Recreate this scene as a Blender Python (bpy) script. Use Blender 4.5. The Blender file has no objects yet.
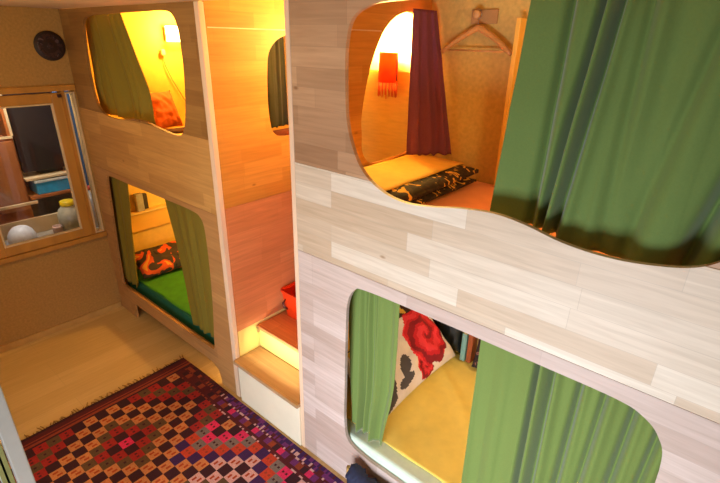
import bpy, bmesh, math, random
from mathutils import Vector, Matrix, noise
random.seed(7)
SC = bpy.context.scene
COL = SC.collection
R = math.radians

# ------------------------------------------------------------------ helpers
def lin(c):
    return tuple(((v / 255) / 12.92 if v / 255 <= 0.04045 else ((v / 255 + 0.055) / 1.055) ** 2.4) for v in c) + (1.0,)

def new_mat(name):
    m = bpy.data.materials.new(name)
    m.use_nodes = True
    nt = m.node_tree
    b = nt.nodes['Principled BSDF']
    return m, nt, b

def mat(name, c, rough=0.6, var=0.12, scale=30.0, bump=0.0, metal=0.0, sheen=0.0, emit=None, estr=0.0, stretch=(1, 1, 1), spec=0.5):
    m, nt, b = new_mat(name)
    N = nt.nodes; L = nt.links
    tc = N.new('ShaderNodeTexCoord')
    mp = N.new('ShaderNodeMapping'); mp.inputs['Scale'].default_value = stretch
    L.new(tc.outputs['Object'], mp.inputs['Vector'])
    nz = N.new('ShaderNodeTexNoise'); nz.inputs['Scale'].default_value = scale; nz.inputs['Detail'].default_value = 4
    L.new(mp.outputs[0], nz.inputs['Vector'])
    rp = N.new('ShaderNodeValToRGB')
    cl = lin(c)
    rp.color_ramp.elements[0].position = 0.3; rp.color_ramp.elements[1].position = 0.7
    rp.color_ramp.elements[0].color = tuple(v * (1 - var) for v in cl[:3]) + (1,)
    rp.color_ramp.elements[1].color = tuple(min(1, v * (1 + var)) for v in cl[:3]) + (1,)
    L.new(nz.outputs['Fac'], rp.inputs[0]); L.new(rp.outputs[0], b.inputs['Base Color'])
    b.inputs['Roughness'].default_value = rough
    b.inputs['Metallic'].default_value = metal
    b.inputs['Specular IOR Level'].default_value = spec
    if sheen: b.inputs['Sheen Weight'].default_value = sheen
    if emit:
        b.inputs['Emission Color'].default_value = lin(emit); b.inputs['Emission Strength'].default_value = estr
    if bump:
        bp = N.new('ShaderNodeBump'); bp.inputs['Strength'].default_value = bump; bp.inputs['Distance'].default_value = 0.004
        L.new(nz.outputs['Fac'], bp.inputs['Height']); L.new(bp.outputs[0], b.inputs['Normal'])
    return m

def wood(name, c1, c2, axes=(0, 2), row=0.085, length=0.42, off=(0, 0), rough=0.5, seam=0.72, grain=0.22):
    """finger-jointed laminated board: staves run along axes[0], rows stack along axes[1]"""
    m, nt, b = new_mat(name)
    N = nt.nodes; L = nt.links
    tc = N.new('ShaderNodeTexCoord')
    sp = N.new('ShaderNodeSeparateXYZ'); L.new(tc.outputs['Object'], sp.inputs[0])
    cb = N.new('ShaderNodeCombineXYZ')
    for k in (0, 1):
        a = N.new('ShaderNodeMath'); a.operation = 'ADD'; a.inputs[1].default_value = off[k] + 20
        L.new(sp.outputs[axes[k]], a.inputs[0]); L.new(a.outputs[0], cb.inputs[k])
    br = N.new('ShaderNodeTexBrick')
    br.inputs['Scale'].default_value = 1.0
    br.inputs['Brick Width'].default_value = length; br.inputs['Row Height'].default_value = row
    br.inputs['Mortar Size'].default_value = 0.0012; br.inputs['Mortar Smooth'].default_value = 0.6
    br.offset = 0.37; br.offset_frequency = 3; br.squash = 0.8; br.squash_frequency = 2
    br.inputs['Color1'].default_value = lin(c1); br.inputs['Color2'].default_value = lin(c2)
    mid = [(p + q) / 2 * seam for p, q in zip(lin(c1), lin(c2))]
    br.inputs['Mortar'].default_value = (mid[0], mid[1], mid[2], 1)
    L.new(cb.outputs[0], br.inputs['Vector'])
    mp = N.new('ShaderNodeMapping'); mp.inputs['Scale'].default_value = (1.6, 26, 1)
    L.new(cb.outputs[0], mp.inputs['Vector'])
    nz = N.new('ShaderNodeTexNoise'); nz.inputs['Scale'].default_value = 2.2; nz.inputs['Detail'].default_value = 5; nz.inputs['Distortion'].default_value = 0.6
    L.new(mp.outputs[0], nz.inputs['Vector'])
    rp = N.new('ShaderNodeValToRGB')
    rp.color_ramp.elements[0].position = 0.25; rp.color_ramp.elements[1].position = 0.75
    rp.color_ramp.elements[0].color = (1 - grain, 1 - grain * 1.15, 1 - grain * 1.35, 1); rp.color_ramp.elements[1].color = (1, 1, 1, 1)
    L.new(nz.outputs['Fac'], rp.inputs[0])
    mx = N.new('ShaderNodeMix'); mx.data_type = 'RGBA'; mx.blend_type = 'MULTIPLY'; mx.inputs[0].default_value = 1.0
    L.new(br.outputs['Color'], mx.inputs[6]); L.new(rp.outputs[0], mx.inputs[7])
    # small knots
    vo = N.new('ShaderNodeTexVoronoi'); vo.inputs['Scale'].default_value = 2.6
    mp2 = N.new('ShaderNodeMapping'); mp2.inputs['Scale'].default_value = (1, 2.2, 1); L.new(cb.outputs[0], mp2.inputs['Vector']); L.new(mp2.outputs[0], vo.inputs['Vector'])
    kr = N.new('ShaderNodeValToRGB'); kr.color_ramp.elements[0].position = 0.015; kr.color_ramp.elements[1].position = 0.06
    kr.color_ramp.elements[0].color = (0.5, 0.38, 0.27, 1); kr.color_ramp.elements[1].color = (1, 1, 1, 1)
    L.new(vo.outputs['Distance'], kr.inputs[0])
    mk = N.new('ShaderNodeMix'); mk.data_type = 'RGBA'; mk.blend_type = 'MULTIPLY'; mk.inputs[0].default_value = 1.0
    L.new(mx.outputs[2], mk.inputs[6]); L.new(kr.outputs[0], mk.inputs[7])
    L.new(mk.outputs[2], b.inputs['Base Color'])
    b.inputs['Roughness'].default_value = rough
    bp = N.new('ShaderNodeBump'); bp.inputs['Strength'].default_value = 0.12; bp.inputs['Distance'].default_value = 0.002
    L.new(nz.outputs['Fac'], bp.inputs['Height']); L.new(bp.outputs[0], b.inputs['Normal'])
    return m

def glass_mat(name, tint=(1, 1, 1, 1)):
    m, nt, b = new_mat(name)
    N = nt.nodes; L = nt.links
    tr = N.new('ShaderNodeBsdfTransparent'); tr.inputs[0].default_value = tint
    gl = N.new('ShaderNodeBsdfGlossy'); gl.inputs['Roughness'].default_value = 0.02
    fr = N.new('ShaderNodeFresnel'); fr.inputs[0].default_value = 1.35
    mx = N.new('ShaderNodeMixShader')
    L.new(fr.outputs[0], mx.inputs[0]); L.new(tr.outputs[0], mx.inputs[1]); L.new(gl.outputs[0], mx.inputs[2])
    L.new(mx.outputs[0], nt.nodes['Material Output'].inputs['Surface'])
    return m

def pattern_mat(name, cols, scale=9.0, rough=0.85, seed=0.0, smooth=False):
    """irregular printed fabric: noise through a stepped colour ramp"""
    m, nt, b = new_mat(name)
    N = nt.nodes; L = nt.links
    tc = N.new('ShaderNodeTexCoord')
    mp = N.new('ShaderNodeMapping'); mp.inputs['Location'].default_value = (seed, seed * 2, seed)
    L.new(tc.outputs['Object'], mp.inputs[0])
    nz = N.new('ShaderNodeTexNoise'); nz.inputs['Scale'].default_value = scale; nz.inputs['Detail'].default_value = 1.5; nz.inputs['Distortion'].default_value = 1.2
    L.new(mp.outputs[0], nz.inputs['Vector'])
    rp = N.new('ShaderNodeValToRGB'); rp.color_ramp.interpolation = 'LINEAR' if smooth else 'CONSTANT'
    n = len(cols)
    els = rp.color_ramp.elements
    els[0].position = 0.0; els[0].color = lin(cols[0])
    els[1].position = 0.32 + 0.36 / max(1, n - 1) * 0.5 if n > 1 else 1; els[1].color = lin(cols[1 if n > 1 else 0])
    for k in range(2, n):
        e = els.new(0.34 + 0.34 * (k - 0.5) / (n - 1)); e.color = lin(cols[k])
    L.new(nz.outputs['Fac'], rp.inputs[0]); L.new(rp.outputs[0], b.inputs['Base Color'])
    b.inputs['Roughness'].default_value = rough
    return m

def link(name, me, mats, parent=None, loc=(0, 0, 0), smooth=False):
    """mesh given in world coordinates; its origin is moved to loc (its thing's base)"""
    me.transform(Matrix.Translation(-Vector(loc)))
    o = bpy.data.objects.new(name, me)
    for mt in (mats if isinstance(mats, (list, tuple)) else [mats]): me.materials.append(mt)
    COL.objects.link(o)
    if smooth:
        for p in me.polygons: p.use_smooth = True
    if parent is not None: o.parent = parent
    else: o.location = loc
    return o

def tag(o, label=None, cat=None, group=None, kind=None):
    if label: o['label'] = label
    if cat: o['category'] = cat
    if group: o['group'] = group
    if kind: o['kind'] = kind
    return o

def thing(name, loc, label, cat, group=None):
    o = bpy.data.objects.new(name, None); COL.objects.link(o); o.location = loc
    o.empty_display_size = 0.1
    return tag(o, label, cat, group)

def to_mesh(bm, name='m'):
    bmesh.ops.recalc_face_normals(bm, faces=bm.faces)
    me = bpy.data.meshes.new(name); bm.to_mesh(me); bm.free(); return me

def box_into(bm, lo, hi, bevel=0.0, seg=2):
    r = bmesh.ops.create_cube(bm, size=1.0)
    vs = r['verts']
    for v in vs:
        v.co = Vector([(l + h) / 2 + c * (h - l) for l, h, c in zip(lo, hi, v.co)])
    if bevel:
        es = list({e for v in vs for e in v.link_edges})
        bmesh.ops.bevel(bm, geom=es, offset=bevel, segments=seg, affect='EDGES', profile=0.5)

def box(lo, hi, bevel=0.0, seg=2):
    bm = bmesh.new(); box_into(bm, lo, hi, bevel, seg); return to_mesh(bm)

def boxes(lst):
    bm = bmesh.new()
    for b in lst: box_into(bm, *b)
    return to_mesh(bm)

def tube_into(bm, pts, rad, n=10, cap=True):
    pts = [Vector(p) for p in pts]
    rad = rad if isinstance(rad, (list, tuple)) else [rad] * len(pts)
    rings = []
    for i, p in enumerate(pts):
        d = (pts[min(i + 1, len(pts) - 1)] - pts[max(i - 1, 0)]).normalized()
        a = Vector((0, 0, 1)) if abs(d.z) < 0.9 else Vector((1, 0, 0))
        u = d.cross(a).normalized(); w = d.cross(u)
        rings.append([bm.verts.new(p + (u * math.cos(t) + w * math.sin(t)) * rad[i]) for t in [2 * math.pi * k / n for k in range(n)]])
    for a, b in zip(rings, rings[1:]):
        for k in range(n): bm.faces.new((a[k], a[(k + 1) % n], b[(k + 1) % n], b[k]))
    if cap:
        bm.faces.new(rings[0]); bm.faces.new(rings[-1][::-1])

def tube(pts, rad, n=10):
    bm = bmesh.new(); tube_into(bm, pts, rad, n); return to_mesh(bm)

def lathe(prof, center, n=24, axis='z'):
    """prof: (radius, height) pairs"""
    bm = bmesh.new(); rings = []
    c = Vector(center)
    for r, h in prof:
        ring = []
        for k in range(n):
            t = 2 * math.pi * k / n
            p = Vector((r * math.cos(t), r * math.sin(t), h))
            if axis == 'x': p = Vector((h, p.x, p.y))
            if axis == 'y': p = Vector((p.x, h, p.y))
            ring.append(bm.verts.new(c + p))
        rings.append(ring)
    for a, b in zip(rings, rings[1:]):
        for k in range(n): bm.faces.new((a[k], a[(k + 1) % n], b[(k + 1) % n], b[k]))
    bm.faces.new(rings[0][::-1]); bm.faces.new(rings[-1])
    return to_mesh(bm)

def smooth_loop(pts, sub=6):
    out = []; n = len(pts)
    for i in range(n):
        p0, p1, p2, p3 = [Vector(pts[(i + k - 1) % n]) for k in range(4)]
        for s in range(sub):
            t = s / sub
            out.append(0.5 * ((2 * p1) + (p2 - p0) * t + (2 * p0 - 5 * p1 + 4 * p2 - p3) * t * t + (3 * p1 - p0 - 3 * p2 + p3) * t ** 3))
    return out

def prism(loop, axis, lo, hi):
    """loop of 2-D points swept along axis ('y': loop is x,z; 'x': loop is y,z)"""
    bm = bmesh.new()
    def P(q, d): return (q[0], d, q[1]) if axis == 'y' else (d, q[0], q[1])
    a = [bm.verts.new(P(q, lo)) for q in loop]; b = [bm.verts.new(P(q, hi)) for q in loop]
    n = len(loop)
    bm.faces.new(a); bm.faces.new(b[::-1])
    for k in range(n): bm.faces.new((a[k], b[k], b[(k + 1) % n], a[(k + 1) % n]))
    return to_mesh(bm)

def cut(me, cutters):
    """subtract prisms from a mesh and return the resulting mesh"""
    o = bpy.data.objects.new('work', me); COL.objects.link(o)
    cs = []
    for c in cutters:
        co = bpy.data.objects.new('cutter', c); COL.objects.link(co); cs.append(co)
        md = o.modifiers.new('cut', 'BOOLEAN'); md.operation = 'DIFFERENCE'; md.solver = 'EXACT'; md.object = co
    bpy.context.view_layer.update()
    dg = bpy.context.evaluated_depsgraph_get()
    res = bpy.data.meshes.new_from_object(o.evaluated_get(dg), depsgraph=dg)
    for q in cs + [o]: bpy.data.objects.remove(q)
    res.materials.clear()
    return res

def curtain_mesh(tl, tr, bl, br, folds, amp, seed=0, edge_l=None, edge_r=None, nu=140, nv=44, sag=0.0, pinch=0.35, drift=0.25, warp=.05, pleats=()):
    """hanging cloth between four corner points, folds running down it"""
    rnd = random.Random(seed)
    ph = [rnd.uniform(0, 6.28) for _ in range(5)]
    fr = [folds, folds * 0.53, folds * 1.71]
    tl, tr, bl, br = map(Vector, (tl, tr, bl, br))
    hd = ((tr - tl) + (br - bl)); hd.z = 0; hd.normalize()
    nrm = Vector((hd.y, -hd.x, 0))
    def interp(tab, v):
        if not tab: return 0.0
        for (v0, a), (v1, b) in zip(tab, tab[1:]):
            if v0 <= v <= v1:
                t = (v - v0) / (v1 - v0); t = t * t * (3 - 2 * t)
                return a + (b - a) * t
        return tab[-1][1]
    bm = bmesh.new(); rows = []
    for iv in range(nv + 1):
        v = iv / nv
        L = tl.lerp(bl, v) + hd * interp(edge_l, v); Rr = tr.lerp(br, v) + hd * interp(edge_r, v)
        row = []
        for iu in range(nu + 1):
            u = iu / nu
            uu = u + warp * math.sin(2 * math.pi * u * 1.3 + ph[3])
            dr = drift * v * math.sin(3.1 * u + ph[4])
            s = math.sin(2 * math.pi * fr[0] * uu + ph[0] + dr)
            s = math.copysign(abs(s) ** 0.8, s)
            s2 = math.sin(2 * math.pi * fr[1] * uu + ph[1] + 1.4 * dr)
            s3 = math.sin(2 * math.pi * fr[2] * uu + ph[2] - dr)
            k = pinch + (1 - pinch) * min(1, v * 1.6)
            off = amp * (0.55 * s + 0.5 * s2 * (0.4 + 0.6 * v) + 0.22 * s3 * (1 - 0.6 * v)) * k
            off += amp * 0.25 * noise.noise(Vector((u * 6, v * 5, seed)))
            for u0, u1, w0, w1, dp in pleats:
                uc = u0 + (u1 - u0) * v; ww = w0 + (w1 - w0) * v
                off -= dp * math.exp(-((u - uc) / ww) ** 2)
                off += .35 * dp * math.exp(-((u - uc - 2.1 * ww) / (1.3 * ww)) ** 2)
            p = L.lerp(Rr, u) + nrm * off
            p.z += sag * math.sin(math.pi * u) * v + 0.012 * v * noise.noise(Vector((u * 9, seed, 1.0)))
            row.append(bm.verts.new(p))
        rows.append(row)
    for a, b in zip(rows, rows[1:]):
        for k in range(nu): bm.faces.new((a[k], a[k + 1], b[k + 1], b[k]))
    return to_mesh(bm)

def curtain(name, label, mt, *a, group=None, **k):
    me = curtain_mesh(*a, **k)
    tl, tr, bl, br = map(Vector, a[:4])
    base = (tl + tr + bl + br) / 4
    o = link(name, me, mt, None, base, smooth=True)
    s = o.modifiers.new('thickness', 'SOLIDIFY'); s.thickness = 0.003; s.offset = 0
    return tag(o, label, 'curtain', group)

def pillow_mesh(w, d, h, n=26, p=3.0, wr=0.01, seed=0.0, matfn=None):
    """stuffed pillow in its own frame: w along x, d along y, thickness h along z"""
    bm = bmesh.new()
    def P(u, v, sgn):
        f = max(0.0, (1 - abs(u) ** p)) ** 0.55 * max(0.0, (1 - abs(v) ** p)) ** 0.55
        cu = 1 - 0.07 * (1 - v * v); cv = 1 - 0.07 * (1 - u * u)
        z = sgn * h / 2 * f + wr * noise.noise(Vector((u * 3.1 + seed, v * 3.1, sgn))) * f * 2
        return Vector((u * w / 2 * (cv if abs(u) > 0 else 1) * (1 - 0.06 * (1 - v * v) * abs(u)), v * d / 2 * (1 - 0.06 * (1 - u * u) * abs(v)), z))
    for sgn in (1, -1):
        g = [[bm.verts.new(P(-1 + 2 * i / n, -1 + 2 * j / n, sgn)) for j in range(n + 1)] for i in range(n + 1)]
        for i in range(n):
            for j in range(n):
                f = bm.faces.new((g[i][j], g[i + 1][j], g[i + 1][j + 1], g[i][j + 1]))
                if matfn: f.material_index = matfn(-1 + 2 * (i + .5) / n, -1 + 2 * (j + .5) / n) if sgn > 0 else 0
    bmesh.ops.remove_doubles(bm, verts=bm.verts, dist=0.0015)
    return to_mesh(bm)

def place(me, rot, loc):
    from mathutils import Euler
    me.transform(Matrix.Translation(loc) @ Euler(rot, 'XYZ').to_matrix().to_4x4()); return me

# ------------------------------------------------------------------ materials
M = {}
M['board_top'] = wood('laminated board, brown tone', (208, 166, 128), (168, 128, 94), off=(.12, .02), length=.5, seam=.8)
M['board_mid'] = wood('laminated board, pale cream tone', (238, 226, 206), (214, 190, 160), off=(.31, .045), length=.7, seam=.84)
M['board_low'] = wood('laminated board, pinkish tone', (226, 208, 198), (200, 176, 162), off=(.05, .0), length=.6, seam=.84)
M['lboard_top'] = wood('laminated board left, brown tone', (168, 124, 66), (150, 106, 54), off=(.52, .02), seam=.82)
M['lboard_mid'] = wood('laminated board left, honey tone', (218, 166, 96), (200, 148, 82), off=(.21, .045), length=.7, seam=.84)
M['lboard_low'] = wood('laminated board left, pink tone', (206, 154, 94), (188, 136, 82), off=(.4, .0), length=.6, seam=.84)
M['end_top'] = wood('end board honey', (226, 160, 72), (208, 138, 54), axes=(1, 2), off=(.2, .03), length=.4, seam=.9)
M['end_low'] = wood('end board reddish', (230, 152, 98), (214, 134, 80), axes=(1, 2), off=(.1, .05), length=.4, seam=.9)
M['edge'] = mat('pale pine edge strip', (238, 206, 172), .55, .1, 12, stretch=(1, 1, .15))
M['tread'] = wood('stair tread oak', (200, 162, 116), (184, 144, 98), axes=(0, 1), row=.11, length=.9)
M['tread_hi'] = wood('stair tread reddish', (232, 160, 106), (218, 144, 90), axes=(0, 1), row=.11, length=.9)
M['cream'] = mat('cream painted board', (246, 236, 206), .5, .03, 8)
M['cream_glow'] = mat('cream board with yellow glow in its colour', (250, 224, 132), .5, .03, 8)  # yellow glow around the lit step put into the board colour
M['deck'] = mat('plain bed deck board', (190, 146, 96), .6, .15, 14, stretch=(1, 8, 1))
M['plaster'] = mat('ochre plaster', (176, 136, 74), .9, .12, 60, .25)
M['plaster_back'] = mat('yellow ochre wall paint', (212, 178, 96), .9, .1, 45, .25)
M['ceiling'] = mat('warm white ceiling paint', (216, 188, 150), .9, .05, 20, .1)
M['floor'] = wood('pale laminate floor', (228, 198, 138), (214, 182, 122), axes=(1, 0), row=.19, length=1.2, rough=.45, seam=.8, grain=.14)
M['base'] = mat('yellow wooden skirting', (196, 154, 88), .6, .1, 10)
M['frame'] = mat('amber varnished pine', (190, 134, 56), .45, .15, 10, stretch=(1, 1, .2))
M['bead'] = mat('pale glazing bead', (222, 196, 150), .5, .08, 10)
M['glass'] = glass_mat('window glass')
M['green'] = mat('green cotton curtain', (114, 136, 62), .85, .04, 160, .1, sheen=.2)
M['green_hi'] = mat('deep green cotton curtain', (98, 124, 58), .85, .04, 160, .1, sheen=.2)
M['olive'] = mat('olive green cotton curtain', (134, 116, 30), .9, .05, 160, .15)
M['purple'] = mat('aubergine cotton curtain', (124, 64, 86), .85, .06, 120, .15)
M['mint'] = mat('pale mint cotton sheet', (214, 232, 210), .85, .04, 30)
M['yellow'] = mat('yellow cotton sheet', (248, 216, 100), .85, .05, 14, .1)
M['coral'] = mat('orange cotton mattress cover', (252, 164, 110), .85, .05, 14, .1)
M['grass'] = mat('bright green cotton sheet', (70, 150, 26), .9, .1, 14, .1)
M['teal'] = mat('dark teal mattress cover', (10, 98, 70), .85, .08, 14)
M['ochresheet'] = mat('pale yellow cotton sheet', (236, 200, 110), .85, .06, 14)

# ------------------------------------------------------------------ room shell
XF, YB, ZC, ZB = -4.30, 1.15, 2.62, 2.74
def struct(name, me, mt, loc=(0, 0, 0), parent=None):
    o = link(name, me, mt, parent, loc)
    if parent is None: o['kind'] = 'structure'
    return o
struct('floor', box((XF - 1.5, -3.2, -.08), (1.2, YB + .1, 0)), M['floor'])
struct('ceiling', boxes([((XF - 1.5, -3.2, ZC), (1.2, .03, ZC + .2)), ((XF - 1.5, .0305, ZB), (1.2, YB + .1, ZB + .08))]), M['ceiling'])
struct('wall_back', box((XF - .12, YB, 0), (1.2, YB + .1, ZB)), M['plaster_back'])
WY0, WY1, WZ0, WZ1 = -.86, -.012, .80, 2.03
wl = box((XF - .12, -3.2, 0), (XF, YB, ZC))
wl = cut(wl, [box((XF - .3, WY0, WZ0), (XF + .1, WY1, WZ1))])
struct('wall_left', wl, M['plaster'])
struct('baseboard_left', box((XF, -3.2, 0), (XF + .014, -.005, .055), .003), M['base'])
struct('trim_1', boxes([((XF, WY0 - .05, WZ1), (XF + .022, -.004, WZ1 + .045), .004), ((XF, WY0 - .05, WZ0 - .04), (XF + .03, -.004, WZ0), .004), ((XF, WY0 - .05, WZ0), (XF + .018, WY0, WZ1), .003)]), M['frame'])
# end wall inside the left bunk: bright yellow paint
struct('trim_2', box((XF, .035, .02), (XF + .012, YB, ZB - .002)), mat('bright yellow wall paint', (240, 196, 84), .8, .05, 20))
# window: fixed frame, a wide sash and a narrow side light
win = bpy.data.objects.new('window_1', None); COL.objects.link(win); win.location = (XF, -.43, WZ0); win['kind'] = 'structure'
wb = Vector((XF, -.43, WZ0))
def wpart(name, me, mt): return link(name, me, mt, win, wb)
def ring(y0, y1, z0, z1, wd, x0, x1):
    return boxes([((x0, y0, z0), (x1, y0 + wd, z1), .004), ((x0, y1 - wd, z0), (x1, y1, z1), .004), ((x0, y0 + wd, z0), (x1, y1 - wd, z0 + wd), .004), ((x0, y0 + wd, z1 - wd), (x1, y1 - wd, z1), .004)])
wpart('sash_frame', ring(-.84, -.115, .805, 2.02, .075, XF - .03, XF + .02), M['frame'])
wpart('glazing_bead', ring(-.765, -.19, .88, 1.945, .012, XF - .012, XF + .024), M['bead'])
wpart('pane', box((XF - .008, -.765, .88), (XF - .003, -.19, 1.945)), M['glass'])
wpart('mullion', box((XF - .08, -.115, .80), (XF + .01, -.088, 2.03), .004), M['frame'])
wpart('side_frame', ring(-.088, -.013, .802, 2.02, .014, XF - .05, XF + .006), M['bead'])
wpart('side_pane', box((XF - .03, -.074, .82), (XF - .026, -.027, 2.0)), M['glass'])
wpart('catch', box((XF + .02, -.15, 1.985), (XF + .035, -.12, 2.01), .004), mat('dark iron catch', (60, 34, 20), .5))

# room beyond the window
XO = -5.75
struct('wall_outer', boxes([((XO - .05, -1.9, 0), (XO, YB, ZC)), ((XO, -1.95, 0), (XF - .12, -1.9, ZC))]), mat('neighbouring room plaster', (120, 104, 92), .9))

# round wall plate
t = thing('wall_ornament', (XF, -.115, 2.36), 'dark round ornament on the plaster wall above the window', 'ornament')
link('disc', lathe([(.098, 0), (.100, .006), (.092, .014), (.07, .018), (.03, .012), (.012, .02)], (XF, -.115, 2.36), 32, 'x'), pattern_mat('dark mottled ceramic', [(34, 20, 16), (66, 42, 38), (30, 20, 30), (92, 72, 74)], 22, .35), t, t.location, True)
link('rim', lathe([(.099, .002), (.106, .004), (.106, .012), (.099, .015)], (XF, -.115, 2.36), 32, 'x'), mat('dark rim', (40, 24, 16), .5), t, t.location, True)

# ------------------------------------------------------------------ bunk beds
TH = .02
Lx0, Lx1 = XF + .002, -2.385
Rx0, Rx1 = -1.715, .25
# outlines of the openings (x, z)
Lu = [(-3.92, 2.44), (-3.88, 2.53), (-3.78, 2.565), (-3.5, 2.575), (-3.0, 2.58), (-2.76, 2.58), (-2.66, 2.56), (-2.615, 2.48), (-2.605, 2.3), (-2.63, 2.1), (-2.67, 1.96), (-2.73, 1.885), (-2.85, 1.875), (-3.0, 1.89), (-3.2, 1.912), (-3.4, 1.905), (-3.6, 1.88), (-3.82, 1.89), (-3.94, 1.98), (-3.96, 2.2)]
Ll = [(-4.14, .6), (-4.08, 1.05), (-4.04, 1.33), (-3.97, 1.378), (-3.6, 1.38), (-3.1, 1.385), (-2.74, 1.385), (-2.63, 1.36), (-2.592, 1.27), (-2.59, 1.0), (-2.61, .7), (-2.645, .42), (-2.665, .30), (-2.75, .285), (-3.2, .285), (-3.8, .285), (-4.12, .29), (-4.155, .36)]
Ru = [(-1.355, 2.3), (-1.352, 2.43), (-1.325, 2.52), (-1.26, 2.56), (-1.15, 2.58), (-.8, 2.583), (-.3, 2.583), (-.04, 2.57), (.05, 2.5), (.08, 2.3), (.08, 2.07), (.04, 1.945), (-.03, 1.882), (-.16, 1.85), (-.28, 1.842), (-.4, 1.852), (-.52, 1.878), (-.64, 1.89), (-.78, 1.875), (-.9, 1.852), (-1.02, 1.84), (-1.13, 1.858), (-1.235, 1.915), (-1.30, 2.0), (-1.345, 2.13)]
Rl = [(-1.345, .7), (-1.34, 1.1), (-1.33, 1.24), (-1.29, 1.325), (-1.22, 1.352), (-.9, 1.36), (-.4, 1.36), (-.12, 1.358), (-.03, 1.335), (.025, 1.285), (.055, 1.19), (.06, .9), (.05, .5), (.02, .33), (-.06, .285), (-.5, .28), (-1.0, .28), (-1.2, .285), (-1.315, .325), (-1.345, .45)]
HL = [(.43, 1.95), (.42, 2.09), (.43, 2.28), (.455, 2.38), (.54, 2.45), (.70, 2.48), (.87, 2.44), (.96, 2.3), (.97, 2.1), (.955, 1.95), (.91, 1.87), (.7, 1.85), (.52, 1.855), (.455, 1.885)]
HR = [(.525, 1.86), (.515, 1.96), (.51, 2.05), (.535, 2.18), (.58, 2.32), (.63, 2.42), (.70, 2.51), (.80, 2.575), (.92, 2.60), (1.02, 2.56), (1.07, 2.4), (1.08, 2.15), (1.07, 1.9), (1.02, 1.80), (.8, 1.775), (.6, 1.785)]
ARCH = [(-3.985, -.1), (-3.985, .13), (-3.95, .155), (-2.80, .158), (-2.70, .15), (-2.635, .115), (-2.61, .04), (-2.605, -.1)]
S1, S2 = 1.425, 1.895
g = .0012
def boards(parent, base, x0, x1, mats, cuts):
    for nm, z0, z1, mt in (('front_board', .0, S1 - g, mats[2]), ('front_board', S1, S2 - g, mats[1]), ('front_board', S2, ZC - .003, mats[0])):
        me = box((x0, 0, z0), (x1, TH, z1), .001, 1)
        cs = [prism(c, 'y', -.2, .2) for c in cuts]
        o = link(nm, cut(me, cs), mt, parent, base)
lb = thing('bunk_bed', (-3.35, .55, 0), 'built-in wooden bunk bed at the far end beside the window, honey-toned boards with round-cornered openings', 'bunk bed', 'built-in bunk beds')
boards(lb, lb.location, Lx0, Lx1 - .04, (M['lboard_top'], M['lboard_mid'], M['lboard_low']), [smooth_loop(Lu), smooth_loop(Ll), ARCH])
link('corner_post', box((Lx1 - .0395, -.004, 0), (Lx1 + .002, TH + .012, ZC - .003), .004), M['edge'], lb, lb.location)
link('end_panel', box((Lx1 - .02, TH + .013, .56), (Lx1, YB - .002, 1.468), .001), M['end_low'], lb, lb.location)
me = cut(box((Lx1 - .02, TH + .013, 1.47), (Lx1, YB - .002, ZB - .003), .001), [prism(smooth_loop(HL), 'x', Lx1 - .2, Lx1 + .2)])
link('end_panel', me, M['end_top'], lb, lb.location)
link('joint_light_strip', box((Lx1, TH + .02, 2.492), (Lx1 + .004, YB - .003, 2.498)), M['edge'], lb, lb.location)  # pale strip stands in for light coming through a thin board joint
link('side_board', box((Lx1 - .03, TH + .02, .02), (Lx1 - .004, YB - .003, .556), .002), M['cream_glow'], lb, lb.location)
link('lower_deck', box((Lx0 + .015, TH + .002, .18), (Lx1 - .035, YB - .002, .205)), M['deck'], lb, lb.location)
link('upper_deck', box((Lx0 + .015, TH + .002, 1.43), (Lx1 - .025, YB - .002, 1.455)), M['deck'], lb, lb.location)
rb = thing('bunk_bed', (-.73, .55, 0), 'built-in wooden bunk bed nearest the viewer with pale cream middle board and wide green-curtained openings', 'bunk bed', 'built-in bunk beds')
boards(rb, rb.location, Rx0 + .03, Rx1, (M['board_top'], M['board_mid'], M['board_low']), [smooth_loop(Ru), smooth_loop(Rl)])
link('edge_strip', box((Rx0, -.003, 0), (Rx0 + .0295, TH + .004, ZC - .003), .003), M['edge'], rb, rb.location)
me = cut(box((Rx0 + .002, TH + .006, .02), (Rx0 + .022, YB - .002, ZB - .003), .001), [prism(smooth_loop(HR), 'x', Rx0 - .2, Rx0 + .2)])
link('end_panel', me, M['end_top'], rb, rb.location)
link('joint_light_strip', box((Rx0 + .022, TH + .01, 2.492), (Rx0 + .026, .66, 2.498)), M['edge'], rb, rb.location)  # same painted line of light on the near bunk's end panel
link('near_end_panel', box((Rx1 - .02, TH + .002, .0), (Rx1, YB - .002, ZB - .003)), M['end_top'], rb, rb.location)
link('lower_deck', box((Rx0 + .023, TH + .002, .18), (Rx1 - .021, YB - .002, .205)), M['deck'], rb, rb.location)
link('upper_deck', box((Rx0 + .023, TH + .002, 1.43), (Rx1 - .021, YB - .002, 1.455)), M['deck'], rb, rb.location)
for nm in ('opening_edge',):
    pass
# upright board beside the hanger
link('divider_board', box((-1.115, 1.06, 1.665), (-1.09, YB - .002, 2.57), .003), mat('bright yellow pine board', (244, 190, 80), .5, .1, 10, stretch=(1, 1, .2)), rb, rb.location)

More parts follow.
